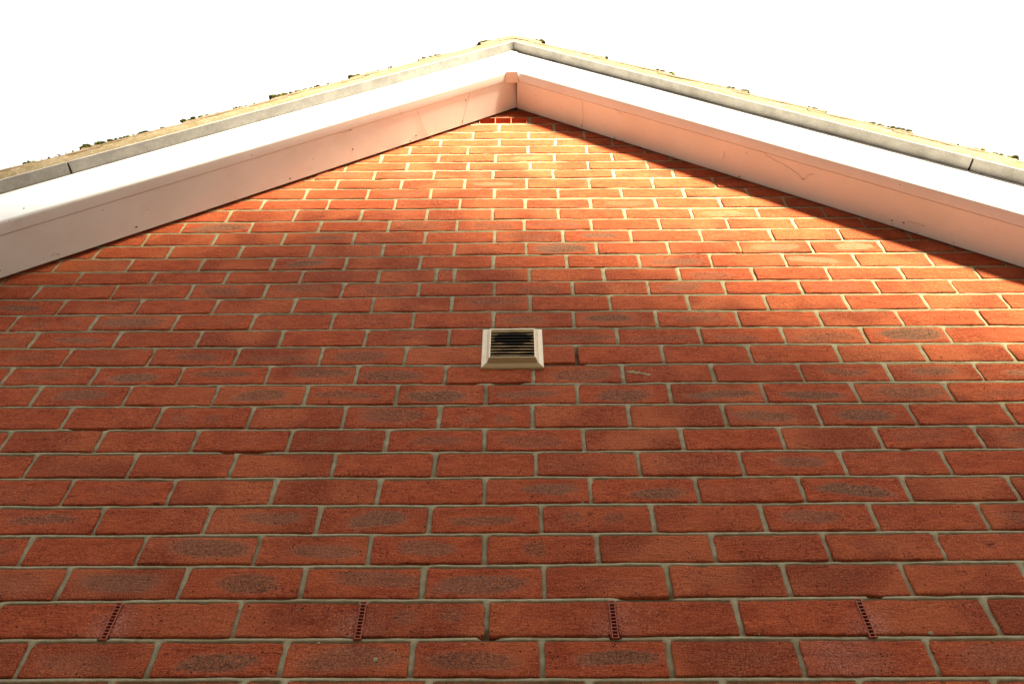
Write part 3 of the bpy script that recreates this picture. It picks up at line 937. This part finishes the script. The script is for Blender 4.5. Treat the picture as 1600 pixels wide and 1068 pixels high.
# box behind
bk = MB(); bk.box((vx - .0568, -0.0030, vz - .0568), (vx + .0568, -0.0022, vz + .0568))
bk.build('back_panel', M_DARK, vent)
for i in range(9):
    zc = vz - 0.0510 + i * 0.0124
    nxl = 28
    vs = []; so = []
    for j in range(nxl + 1):
        x = vx - 0.0567 + 0.1134 * j / nxl
        ux = (x - vx) / 0.057; uz = (zc - vz) / 0.057
        bend = 0.0002 * math.sin(j * .2 + i * 2)
        for (y, z) in ((-0.0225, -0.0012), (-0.0225, 0.0008), (-0.004, 0.0092), (-0.004, 0.0074)):
            vs.append((x, y, zc + z + bend))
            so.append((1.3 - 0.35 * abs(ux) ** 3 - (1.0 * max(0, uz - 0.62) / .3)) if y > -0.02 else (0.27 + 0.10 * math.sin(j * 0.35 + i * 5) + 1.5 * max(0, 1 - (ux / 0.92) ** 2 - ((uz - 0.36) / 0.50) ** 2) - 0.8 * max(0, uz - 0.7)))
    mb = MB(); n = 4
    mb.add(vs, [(a_ * n + b_, a_ * n + (b_ + 1) % n, (a_ + 1) * n + (b_ + 1) % n, (a_ + 1) * n + b_) for a_ in range(nxl) for b_ in range(n)] + [(0, 1, 2, 3), (nxl * n + 3, nxl * n + 2, nxl * n + 1, nxl * n)])
    lo = mb.build('louvre', M_LOUVRE, vent)
    fattr(lo.data, 'soot', so)

# ------------------------------------------------------------------ weep vents in the perpends
WL = ['red plastic weep vent at far left of the bottom courses, beside pale salt bloom',
      'red plastic weep vent left of centre with heavy salt bloom on its left brick',
      'red plastic weep vent right of centre in the low course of bricks',
      'red plastic weep vent at far right of the bottom courses']
for wi, wx in enumerate(WEEPS):
    z0 = float(bed(2, np.array([wx]))[0]) + 0.001; z1 = float(bed(3, np.array([wx]))[0]) - 0.003
    h = z1 - z0
    wv = empty('weep_vent', (wx, 0, z0 + Z0))
    tag(wv, WL[wi], 'weep vent', 'weep vents in the low course')
    f_ = MB(); hw = 0.0060; t_ = 0.0016
    f_.box((wx - hw, -0.0028, z0), (wx - hw + t_, 0.012, z1))
    f_.box((wx + hw - t_, -0.0028, z0), (wx + hw, 0.012, z1))
    f_.box((wx - hw + t_, -0.0028, z1 - 0.002), (wx + hw - t_, 0.012, z1))
    f_.box((wx - hw - 0.0012, -0.0045, z0 - 0.0015), (wx + hw + 0.0012, 0.012, z0 - 0.00005))
    f_.build('frame', M_WEEP, wv, bevel=0.0003)
    g_ = MB(); nr = 11
    for j in range(1, nr):
        zz = z0 + h * j / nr
        g_.box((wx - hw + t_, -0.0022, zz - 0.0007), (wx + hw - t_, 0.006, zz + 0.0007))
    g_.build('grille', M_WEEP, wv)
    b_ = MB(); b_.box((wx - hw + t_, 0.0085, z0), (wx + hw - t_, 0.0115, z1 - 0.002))
    b_.build('back_panel', M_DARK, wv)
    sh = MB(); sh.box((wx + hw + 0.0001, 0.0018, z0), (wx + hw + 0.0016, 0.010, z1)); sh.build('dark_strip', M_DARK, wv)  # thin dark strip along the right side of the frame

# ------------------------------------------------------------------ terracotta air brick at the peak
ax0, ax1 = -0.150, 0.0555
az0, az1 = 3.0145, 3.0805
ab = empty('air_brick', ((ax0 + ax1) / 2, 0, az0 + Z0))
tag(ab, 'terracotta air brick with three dark openings just under the peak', 'air brick')
f_ = MB()
rim = 0.0035
f_.box((ax0, -0.0005, az0), (ax1, 0.05, az0 + rim)); f_.box((ax0, -0.0005, az1 - rim), (ax1, 0.05, az1))
ww = (ax1 - ax0 - rim) / 3
for j in range(4):
    f_.box((ax0 + ww * j, -0.0008, az0 + rim), (ax0 + ww * j + rim, 0.05, az1 - rim))
f_.build('frame', M_TERRA, ab, bevel=0.0006)
i_ = MB()
for j in range(3):
    xa, xb = ax0 + ww * j + rim, ax0 + ww * (j + 1)
    i_.add([(xa, 0.044, az0 + rim), (xb, 0.044, az0 + rim), (xb, 0.046, az1 - rim), (xa, 0.046, az1 - rim)], [(0, 1, 2, 3)])
i_.build('back_panel', mat_plain('shaded terracotta', (0.16, 0.035, 0.018), 0.9, 0.5, 60), ab)  # darker terracotta, shade of the deep cells put into the colour


# ------------------------------------------------------------------ moss on the tile tails
def moss_clump(side, xt, length, size, count, label, zoff=0.0):
    bm = bmesh.new()
    for q in range(int(count * 3.2)):
        f = random.random() ** 1.6
        ax = xt + 0.002 - length * f + random.uniform(-.004, .004)
        if ax < 0.005: ax = 0.01
        r = size * 0.85 * (1 - 0.62 * f) * random.uniform(0.45, 1.0)
        top = 3.487 + TB(ax) + 0.0245 * (1 - (xt - ax) / 0.26) + 0.0205 - T * ax + zoff
        c = Vector((side * ax, -0.2115 + random.uniform(0.0, 0.03), top + r * 0.12 + Z0))
        mt = Matrix.Translation(c) @ Matrix.Diagonal((r * random.uniform(1, 1.7), r, r * random.uniform(.55, .9), 1))
        ret = bmesh.ops.create_icosphere(bm, subdivisions=2, radius=1, matrix=mt)
        for v in ret['verts']:
            d = (v.co - c)
            v.co = c + d * (1 + 0.35 * mnoise.noise(v.co * 210) + 0.2 * mnoise.noise(v.co * 520))
    me = bpy.data.meshes.new('moss_clump'); bm.to_mesh(me); bm.free()
    me.polygons.foreach_set('use_smooth', np.ones(len(me.polygons), bool))
    o = link('moss_clump', me, M_MOSS)
    tag(o, label, 'moss', 'moss clumps along the tile edges')
ORD = ['first', 'second', 'third', 'fourth', 'fifth', 'sixth', 'seventh']
for i, (xt, ln, sz, ct) in enumerate([(0.404, 0.10, .011, 20), (0.659, 0.13, .013, 26), (0.919, 0.15, .014, 34), (1.178, 0.12, .012, 26), (1.438, 0.20, .013, 44)]):
    moss_clump(-1, xt, ln, sz, ct, 'dark moss clump on the left tile edge, %s below the ridge' % ORD[i])
for i, (xt, ln, sz, ct) in enumerate([(0.392, 0.10, .010, 15), (0.637, 0.08, .010, 12), (0.889, 0.13, .011, 20), (1.117, 0.15, .009, 24), (1.348, 0.17, .010, 34), (1.590, 0.16, .011, 30)]):
    moss_clump(1, xt, ln, sz, ct, 'dark moss clump on the right tile edge, %s below the ridge' % ORD[i])
# thin scraps further up the left tiles
for i, (xt, ln, sz, ct) in enumerate([(0.52, 0.06, .006, 12), (0.775, 0.11, .007, 22), (1.04, 0.11, .007, 26), (1.29, 0.12, .008, 26), (1.57, 0.12, .009, 26)]):
    moss_clump(-1, xt, ln, sz, ct, 'thin scrap of moss between the clumps on the left tile edge, %s from the top' % ORD[i], zoff=-0.004)
moss_clump(-1, 0.150, 0.10, .012, 24, 'green moss along the left end of the ridge tile', zoff=0.014)
moss_clump(1, 0.126, 0.10, .013, 22, 'green moss along the right end of the ridge tile', zoff=0.014)

# ------------------------------------------------------------------ ground
g = MB()
g.add([(-150, -150, -Z0), (150, -150, -Z0), (150, 150, -Z0), (-150, 150, -Z0)], [(0, 1, 2, 3)])
go = g.build('ground', mat_plain('pale paving', (0.34, 0.29, 0.235), 0.9, 0.15, 3, 0.004), None)
tag(go, 'pale paved ground at the foot of the gable', 'ground', kind='structure')

# ------------------------------------------------------------------ unseen neighbouring house behind the camera, shaped to shade the wall and block sky
nb = empty('house', (-3, -6, 0))  # unseen neighbouring house, there to shade the wall
tag(nb, 'unseen neighbouring house behind the camera, shaped to shade the gable wall', 'house')
YF, YB = -4.5, -12.0
RX, RZ, RS = 1.2, 4.15, 0.51                  # top of the long sloping roof, its height and fall to the right
XL, XR = -9.0, 6.6
ev = RZ - RS * (XR - RX)
zl = RZ - 0.24 * (RX - XL)
wl = MB()
prof = [(XL + .2, -Z0), (XR - .25, -Z0), (XR - .25, ev), (RX, RZ - .14), (XL + .2, zl - .1)]
n = len(prof)
wl.add([(x, YF - .25, z) for x, z in prof] + [(x, YB, z) for x, z in prof], [tuple(range(n)), tuple(range(2 * n - 1, n - 1, -1))] + [(i, i + n, (i + 1) % n + n, (i + 1) % n) for i in range(n)])
wl.build('wall', mat_plain('unseen house dark brown brick', (0.13, 0.075, 0.05), 0.9, 0.25, 14, 0.004), nb)  # walls kept dark to limit light bounced onto the gable
rf = MB()
prof = [(XL, zl), (RX, RZ), (XR, ev), (XR, ev - .13), (RX, RZ - .13), (XL, zl - .13)]
n = len(prof)
rf.add([(x, YF, z) for x, z in prof] + [(x, YB - .2, z) for x, z in prof], [(0, 1, 4, 5), (1, 2, 3, 4), (n, n + 5, n + 4, n + 1), (n + 1, n + 4, n + 3, n + 2)] + [(i, i + n, (i + 1) % n + n, (i + 1) % n) for i in range(n)])
rf.build('roof', mat_plain('unseen house brown roof tile', (0.10, 0.06, 0.045), 0.9, 0.3, 9, 0.01), nb)
YF = YF - .25
MW = mat_plain('white frame', (0.75, 0.75, 0.73), 0.4, 0.03)
MG = mat_plain('dark glass', (0.02, 0.025, 0.03), 0.08, 0.1, 3)
for (x, z) in ((-5.5, 0.0), (-1.5, 0.0), (3.2, 0.0)):
    wf = MB()
    for (a, b) in (((x - .6, z - .55), (x + .6, z - .49)), ((x - .6, z + .49), (x + .6, z + .55)), ((x - .6, z - .49), (x - .54, z + .49)), ((x + .54, z - .49), (x + .6, z + .49)), ((x - .03, z - .49), (x + .03, z + .49))):
        wf.box((a[0], YF + .001, a[1]), (b[0], YF + .05, b[1]))
    w_ = wf.build('unseen_house_window', MW, nb)
    pn = MB(); pn.box((x - .54, YF + .002, z - .49), (x + .54, YF + .02, z + .49)); pp = pn.build('pane', MG, None); adopt(pp, w_)
